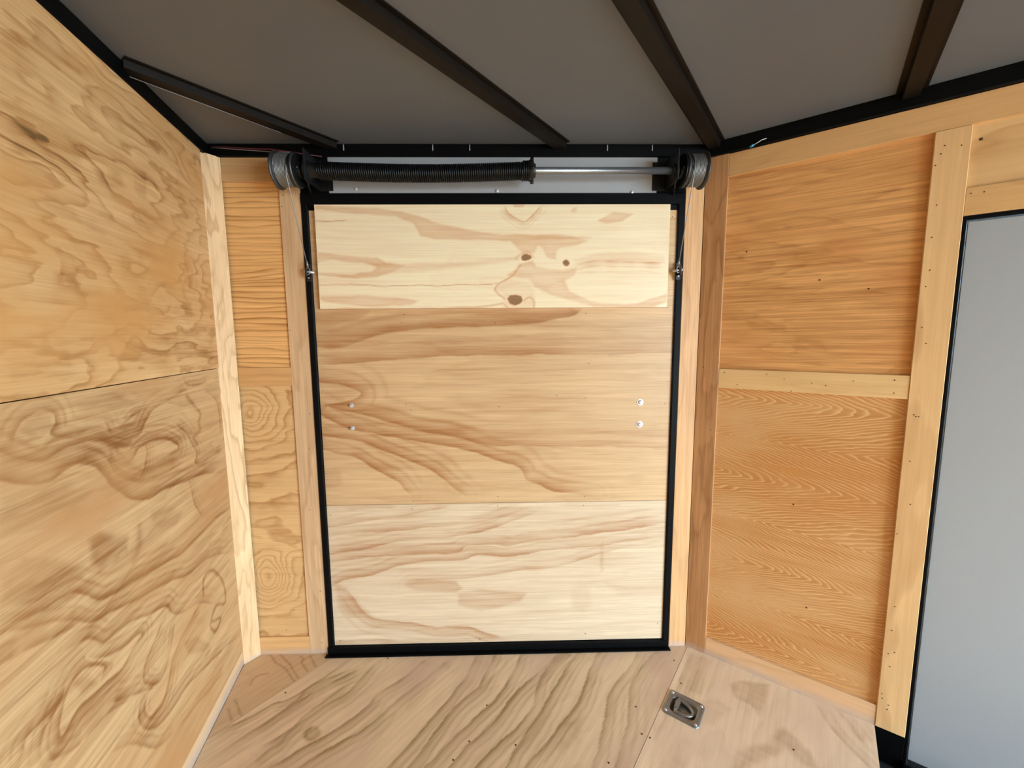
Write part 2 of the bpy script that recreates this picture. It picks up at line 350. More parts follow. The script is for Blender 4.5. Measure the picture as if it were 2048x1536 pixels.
def wood(name, light, dark, along='x', seed=0.0, bands=0.35, bscale=1.0, fibre=0.5, rough=0.5, hgt=False, spec=0.3, mott=0.5, tint=None, dust=0.0, gain=1.0):
    """plywood / lumber: fibres, late-wood bands, mottling; reads the attributes 'grain' and 'hgt' when a panel has them"""
    lin = lambda c: tuple(min(.92, v * g * gain) for v, g in zip(lin0(c), WOOD_WB)) + (1.0,)
    b = NB(name)
    tcn = b.n('ShaderNodeTexCoord')
    mp = b.n('ShaderNodeMapping'); b.l(tcn.outputs['Object'], mp.inputs['Vector'])
    mp.inputs['Location'].default_value = (seed * 3.17, seed * 1.3, seed * 2.41)
    def vec(sa, sc):
        q = b.n('ShaderNodeMapping'); b.l(mp.outputs[0], q.inputs['Vector'])
        q.inputs['Scale'].default_value = {'x': (sa, sc, sc), 'y': (sc, sa, sc), 'z': (sc, sc, sa)}[along]
        return q.outputs[0]
    gr = b.n('ShaderNodeAttribute', attribute_name='grain').outputs['Fac']
    if hgt:
        h = b.n('ShaderNodeAttribute', attribute_name='hgt').outputs['Fac']
        h = b.math('ADD', h, b.math('MULTIPLY', b.noise(vec(7, 60), 1, 3), 0.35))
    else:
        h = b.math('MULTIPLY', b.noise(vec(0.9 * bscale, 4.2 * bscale), 1, 4, .55, .3), 9.0)
    fr = b.math('FRACT', h)
    cr = b.n('ShaderNodeValToRGB'); b.l(fr, cr.inputs[0])
    e = cr.color_ramp.elements
    e[0].position = 0; e[0].color = (0.05, 0.05, 0.05, 1); e[1].position = 1; e[1].color = (0.05, 0.05, 0.05, 1)
    for p, v in ((.45, .12), (.72, .5), (.86, 1.0), (.95, .6)):
        q = e.new(p); q.color = (v, v, v, 1)
    fib = b.noise(vec(5, 260), 1, 3, .6)
    fib2 = b.noise(vec(2.2, 70), 1, 3, .55)
    big = b.noise(vec(1.6, 3.4), 1, 4, .6)
    bvar = b.math('MULTIPLY', b.noise(vec(1.1, 6), 1.7, 2), 1.6)
    d = b.math('MULTIPLY', cr.outputs[0], bvar)
    d = b.math('MULTIPLY', d, bands)
    d = b.math('ADD', d, gr)
    d = b.math('ADD', d, b.math('MULTIPLY', b.math('SUBTRACT', fib2, .5), 1.5 * fibre))
    d = b.math('ADD', d, b.math('MULTIPLY', b.math('SUBTRACT', fib, .5), 1.5 * fibre))
    d = b.math('ADD', d, b.math('MULTIPLY', b.math('SUBTRACT', big, .5), 1.2 * mott))
    dc = b.math('MINIMUM', b.math('MAXIMUM', d, -0.25), 1.0)
    dark2 = tuple(v * .42 for v in lin(dark)[:3]) + (1,)
    col = b.mix(b.math('MAXIMUM', dc, 0.0), lin(light), lin(dark))
    hi = tuple(min(1, v * 1.22) for v in lin(light)[:3]) + (1,)
    col = b.mix(b.math('MULTIPLY', dc, -2.5, clamp=True), col, hi)
    col = b.mix(b.math('MULTIPLY', b.math('SUBTRACT', d, 1.05), 1.6, clamp=True), col, dark2)
    if tint:
        col = b.mix(b.math('MULTIPLY', b.math('SUBTRACT', b.noise(vec(2.3, 5.5), 1, 3), .47), 3.5, clamp=True), col, lin(tint))
    if dust:                                              # pale dirt scuffed along the floor line
        z = b.n('ShaderNodeSeparateXYZ'); b.l(tcn.outputs['Object'], z.inputs[0])
        f = b.math('MULTIPLY', b.math('SUBTRACT', 1.0, b.math('MULTIPLY', z.outputs['Z'], 1 / dust), clamp=True), b.noise(vec(14, 30), 1, 4))
        col = b.mix(b.math('MULTIPLY', f, 1.3, clamp=True), col, lin((176, 160, 146)))
    b.l(col, b.p.inputs['Base Color'])
    b.p.inputs['Roughness'].default_value = rough
    b.p.inputs['Specular IOR Level'].default_value = spec
    bp = b.n('ShaderNodeBump'); bp.inputs['Strength'].default_value = 0.12; bp.inputs['Distance'].default_value = 0.001
    b.l(fib, bp.inputs['Height']); b.l(bp.outputs[0], b.p.inputs['Normal'])
    return b.m

def plain(name, col, rough=.5, metal=0.0, spec=.5, var=0.0, scale=20, bump=0.0):
    b = NB(name)
    tcn = b.n('ShaderNodeTexCoord')
    nz = b.noise(tcn.outputs['Object'], scale, 4, .6)
    c = lin(col)
    if var:
        lo = tuple(v * (1 - var) for v in c[:3]) + (1,); hi = tuple(min(1, v * (1 + var)) for v in c[:3]) + (1,)
        b.l(b.mix(nz, lo, hi), b.p.inputs['Base Color'])
    else:
        b.p.inputs['Base Color'].default_value = c
    b.p.inputs['Roughness'].default_value = rough; b.p.inputs['Metallic'].default_value = metal
    b.p.inputs['Specular IOR Level'].default_value = spec
    if bump:
        bp = b.n('ShaderNodeBump'); bp.inputs['Strength'].default_value = bump; bp.inputs['Distance'].default_value = .002
        b.l(nz, bp.inputs['Height']); b.l(bp.outputs[0], b.p.inputs['Normal'])
    return b.m

M_BLACK = plain('black_painted_steel', (8, 8, 9), .5, 0, .10, .3, 30, .05)
M_BOW = plain('black_painted_bow_steel', (24, 18, 13), .5, 0, .14, .3, 25, .05)
M_CEIL = plain('grey_roof_sheet', (103, 107, 113), .55, 0, .3, .08, 3)
M_ALU = plain('grey_aluminium_sheet', (160, 162, 165), .42, .0, .5, .03, 8)
M_DOOR = plain('grey_door_sheet', (164, 171, 177), .34, 0, .5, .04, 240, .03)
M_STEEL = plain('bright_steel', (150, 151, 152), .30, .85, .5, .12, 60)
M_GALV = plain('galvanised_steel', (140, 143, 145), .38, .75, .5, .2, 40)
M_CABLE = plain('steel_cable', (150, 150, 148), .4, .6, .5, .15, 400)
M_DRUM = plain('cast_aluminium_drum', (88, 89, 91), .45, .8, .5, .12, 80)
M_SPRING = plain('oiled_spring_steel', (26, 26, 27), .3, .6, .5, .2, 90)
M_CAST = plain('black_cast_iron', (22, 22, 23), .42, .2, .5, .2, 60)
M_NAIL = plain('rusty_nail_head', (84, 58, 40), .6, .3, .4, .3, 200)
M_ZINC = plain('zinc_bolt', (205, 205, 208), .35, .5, .5, .05, 100)
M_BLUE = plain('blue_connector', (60, 150, 205), .4)
M_WHITE = plain('white_wire', (222, 220, 212), .5)
M_RED = plain('maroon_wire', (96, 30, 40), .5)
M_GREYW = plain('grey_wire', (116, 110, 108), .5)
M_GROUND = plain('pale_concrete_yard', (150, 146, 140), .9, 0, .2, .12, 2)
M_TREAD = plain('black_step_tread', (36, 36, 37), .6, 0, .4, .25, 60, .1)

# ------------------------------------------------------------------ builders
def link(name, me, mat=None, parent=None):
    o = bpy.data.objects.new(name, me); C.objects.link(o)
    if mat: me.materials.append(mat)
    if parent: o.parent = parent
    return o
def empty(name, loc, xdir):
    o = bpy.data.objects.new(name, None); C.objects.link(o)
    x = Vector(xdir).normalized(); z = Vector((0, 0, 1)); y = z.cross(x)
    mm = Matrix((x, y, z)).transposed().to_4x4(); mm.translation = Vector(loc)
    o.matrix_world = mm; o.empty_display_size = .1
    return o
def tag(o, label, cat, group=None, kind=None):
    o['label'] = label; o['category'] = cat
    if group: o['group'] = group
    if kind: o['kind'] = kind
    return o
def bm_box(bm, x0, x1, y0, y1, z0, z1):
    vs = [bm.verts.new(p) for p in ((x0, y0, z0), (x1, y0, z0), (x1, y1, z0), (x0, y1, z0), (x0, y0, z1), (x1, y0, z1), (x1, y1, z1), (x0, y1, z1))]
    for f in ((0, 3, 2, 1), (4, 5, 6, 7), (0, 1, 5, 4), (1, 2, 6, 5), (2, 3, 7, 6), (3, 0, 4, 7)):
        bm.faces.new([vs[i] for i in f])
def finish(bm, name, mat, parent=None, bevel=0.0, smooth=False, seg=1):
    if bevel:
        bmesh.ops.bevel(bm, geom=bm.edges[:], offset=bevel, segments=seg, affect='EDGES', clamp_overlap=True)
    bmesh.ops.recalc_face_normals(bm, faces=bm.faces[:])
    me = bpy.data.meshes.new(name); bm.to_mesh(me); bm.free()
    if smooth:
        for p in me.polygons: p.use_smooth = True
    return link(name, me, mat, parent)
def board(name, parent, x0, x1, z0, z1, y0, y1, mat, bevel=.0012):
    bm = bmesh.new(); bm_box(bm, min(x0, x1), max(x0, x1), y0, y1, z0, z1)
    return finish(bm, name, mat, parent, bevel)
def prism(name, parent, pts, z0, z1, mat, bevel=0.0):
    bm = bmesh.new()
    lo = [bm.verts.new((p[0], p[1], z0)) for p in pts]; hi = [bm.verts.new((p[0], p[1], z1)) for p in pts]
    n = len(pts)
    bm.faces.new(lo[::-1]); bm.faces.new(hi)
    for i in range(n): bm.faces.new((lo[i], lo[(i + 1) % n], hi[(i + 1) % n], hi[i]))
    return finish(bm, name, mat, parent, bevel)
def ring_mesh(bm, path, rad, seg=10, closed=False, caps=True):
    """tube along a list of points; rad is a number or list"""
    n = len(path); rings = []
    up = None
    for i in range(n):
        a = path[i - 1] if (i > 0 or closed) else path[0]
        b = path[(i + 1) % n] if (i < n - 1 or closed) else path[-1]
        t = (Vector(b) - Vector(a)).normalized()
        if up is None:
            up = t.orthogonal().normalized()
        up = (up - t * up.dot(t)).normalized(); side = t.cross(up)
        r = rad[i] if isinstance(rad, (list, tuple)) else rad
        rings.append([bm.verts.new(Vector(path[i]) + r * (math.cos(2 * math.pi * k / seg) * up + math.sin(2 * math.pi * k / seg) * side)) for k in range(seg)])
    for i in range(n if closed else n - 1):
        A, B = rings[i], rings[(i + 1) % n]
        for k in range(seg):
            bm.faces.new((A[k], A[(k + 1) % seg], B[(k + 1) % seg], B[k]))
    if caps and not closed:
        bm.faces.new(rings[0][::-1]); bm.faces.new(rings[-1])
def tube(name, parent, path, rad, mat, seg=10, closed=False):
    bm = bmesh.new(); ring_mesh(bm, path, rad, seg, closed)
    return finish(bm, name, mat, parent, 0, True)
def lathe_x(name, parent, prof, centre, mat, seg=40, smooth=True):
    """revolve (x, r) profile about the local x axis at centre"""
    bm = bmesh.new(); rings = []
    for x, r in prof:
        rings.append([bm.verts.new((centre[0] + x, centre[1] + r * math.cos(2 * math.pi * k / seg), centre[2] + r * math.sin(2 * math.pi * k / seg))) for k in range(seg)])
    for A, B in zip(rings[:-1], rings[1:]):
        for k in range(seg): bm.faces.new((A[k], A[(k + 1) % seg], B[(k + 1) % seg], B[k]))
    bm.faces.new(rings[0]); bm.faces.new(rings[-1][::-1])
    o = finish(bm, name, mat, parent, 0, smooth)
    return o
def lathe_y(name, parent, prof, centre, mat, seg=14, sides=None):
    """revolve (r, y) profile about local y (screw and bolt heads facing the room, -y)"""
    bm = bmesh.new(); rings = []
    for r, y in prof:
        rings.append([bm.verts.new((centre[0] + r * math.cos(2 * math.pi * k / seg), centre[1] + y, centre[2] + r * math.sin(2 * math.pi * k / seg))) for k in range(seg)])
    for A, B in zip(rings[:-1], rings[1:]):
        for k in range(seg): bm.faces.new((A[k], A[(k + 1) % seg], B[(k + 1) % seg], B[k]))
    bm.faces.new(rings[0]); bm.faces.new(rings[-1][::-1])
    return finish(bm, name, mat, parent, 0, False)

def sheet(name, parent, xs, zs, yfront, yback, mat, key=None, hfun=None, seed=0, axis='wall', clip=None, hole=None):
    """a plywood sheet: finely gridded front face that carries its figure as point attributes, plain edges and back.
    axis 'wall': front faces -y, coordinates (x, z); axis 'floor': front faces +z, coordinates (x, y)"""
    xs = np.asarray(xs); zs = np.asarray(zs); nx, nz = len(xs), len(zs)
    X, Zz = np.meshgrid(xs, zs); n = nx * nz
    X = X.ravel(); Zz = Zz.ravel()
    def co(a, b, d):
        return np.stack([a, np.full_like(a, d), b], 1) if axis == 'wall' else np.stack([a, b, np.full_like(a, d)], 1)
    V = [co(X, Zz, yfront)]
    i, j = np.meshgrid(np.arange(nx - 1), np.arange(nz - 1))
    q = (j * nx + i).ravel()
    F = [np.stack([q, q + 1, q + 1 + nx, q + nx], 1)]
    if hole:
        cx = (X[q] + X[q + 1]) / 2; cz = (Zz[q] + Zz[q + nx]) / 2
        F[0] = F[0][~((cx > hole[0]) & (cx < hole[1]) & (cz > hole[2]) & (cz < hole[3]))]
    bx = np.array([xs[0], xs[-1], xs[-1], xs[0]]); bz = np.array([zs[0], zs[0], zs[-1], zs[-1]])
    V.append(co(bx, bz, yfront)); V.append(co(bx, bz, yback))
    for a in range(4):
        c = (a + 1) % 4
        F.append(np.array([[n + a, n + 4 + a, n + 4 + c, n + c]]))
    F.append(np.array([[n + 4, n + 7, n + 6, n + 5]]))
    V = np.vstack(V); F = np.vstack(F)
    if axis == 'floor': F = F[:, :]
    me = bpy.data.meshes.new(name)
    me.from_pydata(V.tolist(), [], F.tolist())
    if clip:
        bm = bmesh.new(); bm.from_mesh(me)
        for pco, pno in clip:
            bmesh.ops.bisect_plane(bm, geom=bm.verts[:] + bm.edges[:] + bm.faces[:], plane_co=pco, plane_no=pno, clear_outer=True)
        bm.to_mesh(me); bm.free()
    me.update()
    k = len(me.vertices); arr = np.empty(k * 3); me.vertices.foreach_get('co', arr); arr = arr.reshape(k, 3)
    uv = arr[:, (0, 2)] if axis == 'wall' else arr[:, (0, 1)]
    if key:
        at = me.attributes.new('grain', 'FLOAT', 'POINT'); at.data.foreach_set('value', grain_field(uv, GRAIN[key], seed).astype(np.float32))
    if hfun:
        at = me.attributes.new('hgt', 'FLOAT', 'POINT'); at.data.foreach_set('value', hfun(uv[:, 0], uv[:, 1]).astype(np.float32))
    return link(name, me, mat, parent)
def span(a, b, step): return np.linspace(a, b, max(2, int(round((b - a) / step)) + 1))

# ------------------------------------------------------------------ the setting: walls, floor, ceiling
# ---- ramp wall (local x along the wall, local y out of the room, room face at y = 0)
wall_back = empty('wall_back', PL, DB); tag(wall_back, 'plywood lined nose wall around the closed ramp door', 'wall', kind='structure')
WB = (PR - PL).length
M_POST_L = wood('pine_post_left', (214, 170, 120), (178, 128, 80), 'z', 1.0, .5, .8, .7, .5, mott=.6, dust=.03, gain=.9)
M_RAIL_TL = wood('pine_rail_top_left', (196, 150, 96), (166, 116, 66), 'x', 2.0, .3, .8, .6, .5)
M_RAIL_ML = wood('pine_rail_middle_left', (204, 150, 90), (178, 120, 64), 'x', 3.0, .3, .8, .6, .5)
M_RAIL_BL = wood('pine_rail_bottom_left', (212, 160, 100), (176, 120, 66), 'x', 4.0, .3, .8, .6, .5, dust=.03)
M_PLY_LU = wood('plywood_striped_narrow', (210, 156, 92), (160, 102, 46), 'x', 5.0, .95, 1.0, .6, .5, hgt=True, mott=.5, gain=1.2)
M_PLY_LL = wood('plywood_ringed_narrow', (214, 166, 106), (172, 118, 64), 'x', 6.0, .9, 1.0, .5, .5, hgt=True, mott=.5)
M_PALE = wood('pine_pale_jamb', (212, 158, 102), (176, 122, 72), 'z', 7.0, .4, .8, .8, .5, mott=.5, dust=.03)
M_STUD = plain('wall_framing_dark', (20, 19, 19), .6)
board('backing_panel', wall_back, -.10, .285, -.02, H, .020, .032, M_STUD)
board('backing_panel', wall_back, 1.698, WB + .02, -.02, H, .020, .032, M_STUD)
board('header_backing_panel', wall_back, .285, 1.698, 1.79, H, .020, .032, M_BLACK)
def h_lu(u, z): return 60 * z + 3.0 * fbm(u * 1.6, z * 13, 3, 3) + .5 * fbm(u * 3, z * 40, 8, 2)
def h_ll(u, z):
    w1 = .03 * fbm(u * 7, z * 9, 61, 4); w2 = .02 * fbm(u * 8, z * 16, 63, 4); u, z = u + w1, z + w2
    g = lambda u0, z0, su, sz: np.exp(-((u - u0) / su) ** 2 - ((z - z0) / sz) ** 2)
    return 9 * z + 5.6 * g(.03, 1.01, .10, .085) + 6.4 * g(.05, .335, .085, .10) + 1.6 * fbm(u * 4, z * 8, 12, 4)
sheet('plywood_panel', wall_back, span(-.012, .206, .004), span(1.188, 1.870, .004), .007, .018, M_PLY_LU, None, h_lu)
sheet('plywood_panel', wall_back, span(-.012, .206, .004), span(.074, 1.121, .004), .007, .018, M_PLY_LL, None, h_ll)
board('trim_board', wall_back, 0, .200, 1.867, 1.953, 0, .018, M_RAIL_TL)
board('trim_board', wall_back, 0, .203, 1.119, 1.191, 0, .018, M_RAIL_ML)
board('trim_board', wall_back, -.005, .206, -.02, .076, 0, .018, M_RAIL_BL)
board('trim_board', wall_back, .202, .279, -.02, 1.953, -.001, .019, M_POST_L)
board('trim_board', wall_back, 1.701, 1.771, -.02, 1.955, -.001, .019, M_PALE)
# black steel frame round the ramp opening
board('steel_jamb', wall_back, .281, .303, 0, 1.80, -.006, .03, M_BLACK, .002)
board('steel_jamb', wall_back, 1.675, 1.699, 0, 1.80, -.006, .03, M_BLACK, .002)
board('steel_sill', wall_back, .279, 1.697, 0, .030, -.010, .03, M_BLACK, .002)
board('steel_sill', wall_back, .275, 1.699, 0, .005, -.030, -.010, M_BLACK, .001)
board('steel_header', wall_back, .281, 1.699, 1.786, 1.826, -.008, .03, M_BLACK, .002)
board('steel_header', wall_back, .303, 1.675, 1.770, 1.786, .002, .03, M_BLACK, .001)
board('steel_header', wall_back, .281, 1.699, 1.806, 1.809, -.0095, -.008, M_BLACK, .0005)
board('steel_upright', wall_back, .281, .386, 1.826, 1.953, -.002, .02, M_BLACK, .002)
board('steel_upright', wall_back, 1.590, 1.699, 1.826, 1.953, -.002, .02, M_BLACK, .002)
hp = board('header_plate', wall_back, .386, 1.590, 1.822, 1.968, -.004, .018, M_ALU, .0008)
for u, z in ((.484, 1.841), (.999, 1.834), (1.498, 1.829)):
    lathe_y('screw', hp, [(.0065, 0), (.0065, -.002), (.0045, -.0045), (.002, -.0055)], (u, -.004, z), M_ZINC, 12)

# ---- side wall with the entry door
wall_right = empty('wall_right', PR, DR); tag(wall_right, 'plywood and pine panelled side wall beside the grey entry door', 'wall', kind='structure')
M_DARKB = wood('pine_board_brown', (186, 134, 84), (140, 90, 48), 'z', 8.0, .6, .9, .8, .5, mott=.6, dust=.03)
M_RTOP = wood('pine_rail_top_right', (214, 166, 106), (184, 130, 76), 'x', 9.0, .4, .7, .4, .5, mott=.4)
M_RMID = wood('pine_rail_middle_right', (226, 184, 122), (196, 146, 88), 'x', 10.0, .35, .8, .5, .5, mott=.4)
M_RBOT = wood('pine_rail_bottom_right', (222, 178, 128), (190, 140, 90), 'x', 11.0, .4, .8, .5, .5, mott=.5, dust=.035)
M_RPOST = wood('pine_post_right', (218, 174, 116), (190, 140, 86), 'z', 12.0, .6, .45, .4, .5, mott=.9, gain=1.07)
M_PLY_RU = wood('plywood_brown_fibrous', (192, 140, 82), (146, 92, 44), 'x', 13.0, .45, 1.3, 1.15, .5, mott=.8, tint=(180, 118, 64), gain=1.32)
M_PLY_RL = wood('plywood_chevron', (192, 128, 64), (226, 178, 118), 'x', 14.0, 1.15, 1.0, .5, .5, hgt=True, mott=.7, gain=1.0, tint=(214, 166, 108))
M_PLY_RX = wood('plywood_over_door', (220, 176, 116), (190, 138, 80), 'x', 15.0, .7, .6, .3, .5, mott=.5)
M_RX = wood('pine_rail_over_door', (214, 166, 104), (184, 128, 74), 'x', 16.0, .5, .7, .4, .5)
DOOR_U1 = 1.55
board('backing_panel', wall_right, 0, .684, -.02, H, .022, .034, M_STUD)
board('backing_panel', wall_right, .684, DOOR_U1 + .02, 1.63, H, .022, .034, M_STUD)
board('plywood_panel', wall_right, DOOR_U1 + .02, LEN_R, -.02, H, .004, .034, M_PLY_RX)
def h_rl(u, z):
    v = z + .05 * u + .012 * fbm(u * 5, z * 9, 41, 3)
    d = np.full_like(v, 9.0)
    for v0 in (1.075, .785, .450, .14):              # axes of the cathedral figures
        d = np.minimum(d, np.sqrt((v - v0) ** 2 + .006 ** 2))
    return 28 * u + 105 * d + 2.8 * fbm(u * 3.2, z * 15, 22, 4)
sheet('plywood_panel', wall_right, [.07, .615], [1.170, 1.872], .011, .021, M_PLY_RU)
sheet('plywood_panel', wall_right, span(.07, .615, .004), span(.066, 1.106, .004), .011, .021, M_PLY_RL, None, h_rl)
board('plywood_panel', wall_right, .675, DOOR_U1, 1.695, 1.875, .008, .021, M_PLY_RX)
board('trim_board', wall_right, .002, .079, -.02, 1.948, -.001, .021, M_DARKB)
board('trim_board', wall_right, .0795, DOOR_U1, 1.868, 1.946, 0, .021, M_RTOP)
board('trim_board', wall_right, .0795, .607, 1.102, 1.1745, 0, .021, M_RMID)
board('trim_board', wall_right, .0795, .607, -.02, .0715, 0, .021, M_RBOT)
board('trim_board', wall_right, .6075, .6805, 0, 1.8675, -.002, .021, M_RPOST)
board('trim_board', wall_right, .681, DOOR_U1, 1.627, 1.702, 0, .021, M_RX)
board('steel_jamb', wall_right, .6815, .690, -.10, 1.626, .001, .05, M_BLACK, .0015)
board('steel_jamb', wall_right, DOOR_U1 - .02, DOOR_U1, -.10, 1.626, .001, .05, M_BLACK, .0015)
board('steel_header', wall_right, .690, DOOR_U1 - .02, 1.614, 1.626, .001, .05, M_BLACK, .0015)
board('steel_sill', wall_right, .600, .6815, -.12, -.001, .000, .05, M_BLACK, .0015)
board('steel_sill', wall_right, .6815, DOOR_U1, -.12, -.083, -.012, .05, M_BLACK, .0015)

door_2 = empty('door_2', PR, DR); tag(door_2, 'flat grey side entry door, closed, right of the pine post', 'door', kind='structure')
board('door_skin', door_2, .6925, DOOR_U1 - .022, -.079, 1.612, .010, .045, M_DOOR, .002)

# ---- left nose wall (local x runs towards the apex, so the room is at negative x)
wall_left = empty('wall_left', BW, -DL); tag(wall_left, 'two sheets of swirly plywood lining the left nose wall', 'wall', kind='structure')
M_LU = wood('plywood_left_upper', (208, 164, 108), (170, 120, 68), 'x', 17.0, 1.05, 1.9, .8, .5, hgt=True, mott=.6, gain=1.07, tint=(196, 140, 78))
M_LL = wood('plywood_left_lower', (208, 166, 112), (150, 98, 50), 'x', 18.0, .3, 1.2, .8, .5, mott=.38, gain=.92, tint=(196, 142, 86))
M_LSTRIP = wood('pine_left_base', (222, 182, 130), (190, 146, 96), 'x', 19.0, .5, .8, .5, .5, dust=.05)
M_CHAM = wood('pine_chamfer', (226, 184, 130), (192, 144, 92), 'z', 20.0, .9, 1.5, .5, .5, mott=.9, dust=.02, gain=1.06)
board('backing_panel', wall_left, -LEN_L, .09, -.02, H, .014, .03, M_STUD)
board('base_board', wall_left, -LEN_L, 0, -.02, .0735, .003, .0135, M_LSTRIP)
board('corner_strip', wall_left, -.0215, .001, .0735, 1.95, .003, .0135, M_CHAM)
def h_lup(u, z): return 7 * z + 4.2 * fbm(u * 2.2, z * 6.5, 51, 5) + .8 * u
sheet('plywood_panel', wall_left, np.concatenate([[-LEN_L], span(-.98, -.0265, .005)]), span(1.1965, 1.9465, .005), -.012, 0, M_LU, 'left_upper', h_lup, 3)
sheet('plywood_panel', wall_left, np.concatenate([[-LEN_L], span(-1.0, -.0245, .0035)]), span(.076, 1.1935, .0035), -.008, 0, M_LL, 'left_lower', None, 4)
# chamfer board across the apex
a_ = wall_left.matrix_world.inverted() @ PL
ax = (a_.x, a_.y); nx_ = Vector((a_.y, -a_.x)).normalized()
prism('corner_board', wall_left, [(0, 0), ax, (ax[0] + .012 * -nx_.x * -1, ax[1] + .012), (.004, .014)], -.02, 1.952, M_CHAM)

# other walls behind the viewer
M_WALLX = wood('plywood_rear_walls', (208, 164, 110), (170, 120, 70), 'x', 21.0, .5, 1.0, .4, .5)
wall_side = empty('wall_side', L_END, DR); wall_side['kind'] = 'structure'
tag(wall_side, 'plywood side wall running back from the left nose wall', 'wall', kind='structure')
board('plywood_panel', wall_side, -.01, LEN_R - U_LEND, 0, H, -.025, 0, M_WALLX)

# ---- floor, laid in the trailer's own axes (x to the rear, y across)
floor = empty('floor', PR, DR); tag(floor, 'bare plywood deck of diagonal sheets', 'floor', kind='structure')
iw = floor.matrix_world.inverted()
M_FL = wood('plywood_floor_main', (216, 186, 145), (148, 116, 74), 'y', 22.0, .15, 1.0, .35, .55, mott=.35, tint=(196, 160, 132), spec=.3, gain=1.1)
M_FR = wood('plywood_floor_right', (214, 186, 148), (164, 130, 92), 'y', 23.0, .2, .9, .3, .55, mott=.45, gain=1.2, tint=(206, 174, 142), spec=.3)
M_FA = wood('plywood_floor_apex', (200, 166, 124), (158, 122, 84), 'y', 24.0, .2, .9, .4, .55, mott=.5, gain=1.1)
def clip_walls():
    out = []
    p = iw @ PL; n = (iw.to_3x3() @ Vector((-DB.y, DB.x, 0))); out.append((p - n * -.0, n))
    p = iw @ BW; n = (iw.to_3x3() @ Vector((DL.y, -DL.x, 0))); out.append((p, n))
    p = iw @ PL; d = (iw.to_3x3() @ (PL - BW)).normalized(); n = Vector((-d.y, d.x, 0)); out.append((p, n))
    return out
CW = clip_walls()
ys = np.concatenate([[-WIDTH], span(-1.30, .0, .005)])
sheet('plywood_sheet', floor, span(-1.139, .0095, .005), ys, 0, -.018, M_FL, 'floor_main', None, 6, 'floor', CW)
sheet('plywood_sheet', floor, span(.0115, .606, .005), span(-.80, .0, .005), 0, -.018, M_FR, 'floor_right', None, 7, 'floor', CW, (.030, .126, -.358, -.274))
sheet('plywood_sheet', floor, [.0115, 1.16], [-WIDTH, -.8005], 0, -.018, M_FR, None, None, 7, 'floor')
sheet('plywood_sheet', floor, [.6065, 1.16], [-.80, -.42], 0, -.018, M_FR, None, None, 7, 'floor')
sheet('plywood_sheet', floor, [1.162, LEN_R], [-WIDTH, -.42], 0, -.018, M_FR, None, None, 7, 'floor')
sheet('plywood_sheet', floor, [DOOR_U1, LEN_R], [-.42, 0], 0, -.018, M_FR, None, None, 7, 'floor')
sheet('plywood_sheet', floor, span(-1.60, -1.141, .004), span(-1.40, 0, .005), 0, -.018, M_FA, 'floor_apex', None, 8, 'floor', CW)
# step well inside the entry door
bm = bmesh.new(); bm_box(bm, .594, DOOR_U1, -.43, .06, -.135, -.120); finish(bm, 'step_tread', M_TREAD, floor, .001)
bm = bmesh.new(); bm_box(bm, .592, .6058, -.43, 0, -.135, -.019); finish(bm, 'step_riser', M_BLACK, floor)
bm = bmesh.new(); bm_box(bm, .592, DOOR_U1, -.435, -.421, -.135, -.019); finish(bm, 'step_riser', M_BLACK, floor)

# ---- ceiling sheet, cove rails and roof bows
ceiling = empty('ceiling', PR + Vector((0, 0, H)), DR); tag(ceiling, 'grey metal roof sheet on black steel bows', 'ceiling', kind='structure')
ic = ceiling.matrix_world.inverted()
pl_ = ic @ (PL + Vector((-.06, .02, H))); le_ = ic @ (L_END + Vector((-.03, 0, H)))
poly = [(-.03, .04), (LEN_R, .04), (LEN_R, -WIDTH - .03), (le_.x, le_.y - .02), ((ic @ (BW + Vector((-.03, 0, H)))).x, (ic @ (BW + Vector((-.03, 0, H)))).y), (pl_.x, pl_.y)]
prism('roof_sheet', ceiling, poly[::-1], 0, .012, M_CEIL)
CZ0 = 1.951
board('cove_rail', wall_back, -.10, WB + .01, CZ0, H, -.012, .02, M_BLACK, .003)
board('cove_rail', wall_right, 0, LEN_R, CZ0 - .004, H, -.012, .03, M_BLACK, .003)
board('cove_rail', wall_left, -LEN_L, .09, CZ0 - .002, H, -.012, .02, M_BLACK, .003)
board('cove_rail', wall_side, 0, LEN_R - U_LEND, CZ0, H, -.03, .012, M_BLACK, .003)
for k, u in enumerate((.45, .769, .902, 1.402, 1.566)):
    lathe_y('rail_screw', wall_back, [(.0022, 0), (.0022, -.003)], (u, -.012, 1.978), M_ZINC, 8)
    board('screw_tip', wall_back, u - .0016, u + .0016, 1.970, 1.990, -.016, -.0125, M_ZINC, .0005)
def bow(x, y0, y1):
    """one shallow hat-section bow across the roof: web, two flanges"""
    bm = bmesh.new()
    prof = [(-.034, 0), (-.034, -.003), (-.021, -.003), (-.019, -.021), (.019, -.021), (.021, -.003), (.034, -.003), (.034, 0)]
    A = [bm.verts.new((x + a, y0, c)) for a, c in prof]; B = [bm.verts.new((x + a, y1, c)) for a, c in prof]
    n = len(prof)
    for i in range(n): bm.faces.new((A[i], A[(i + 1) % n], B[(i + 1) % n], B[i]))
    bm.faces.new(A[::-1]); bm.faces.new(B)
    return finish(bm, 'roof_bow', M_BOW, ceiling)
def y_back(x):                                    # where the bow meets the ramp wall
    if x >= 0: return -.012
    p = PL - PR; a = Vector((p.dot(DR), p.dot(DC)))
    return a.y / a.x * x - .015
def y_left(x):
    p = BW - PR; a = Vector((p.dot(DR), p.dot(DC))); q = L_END - PR; b_ = Vector((q.dot(DR), q.dot(DC)))
    if x >= b_.x: return -WIDTH
    return a.y + (b_.y - a.y) * (x - a.x) / (b_.x - a.x)
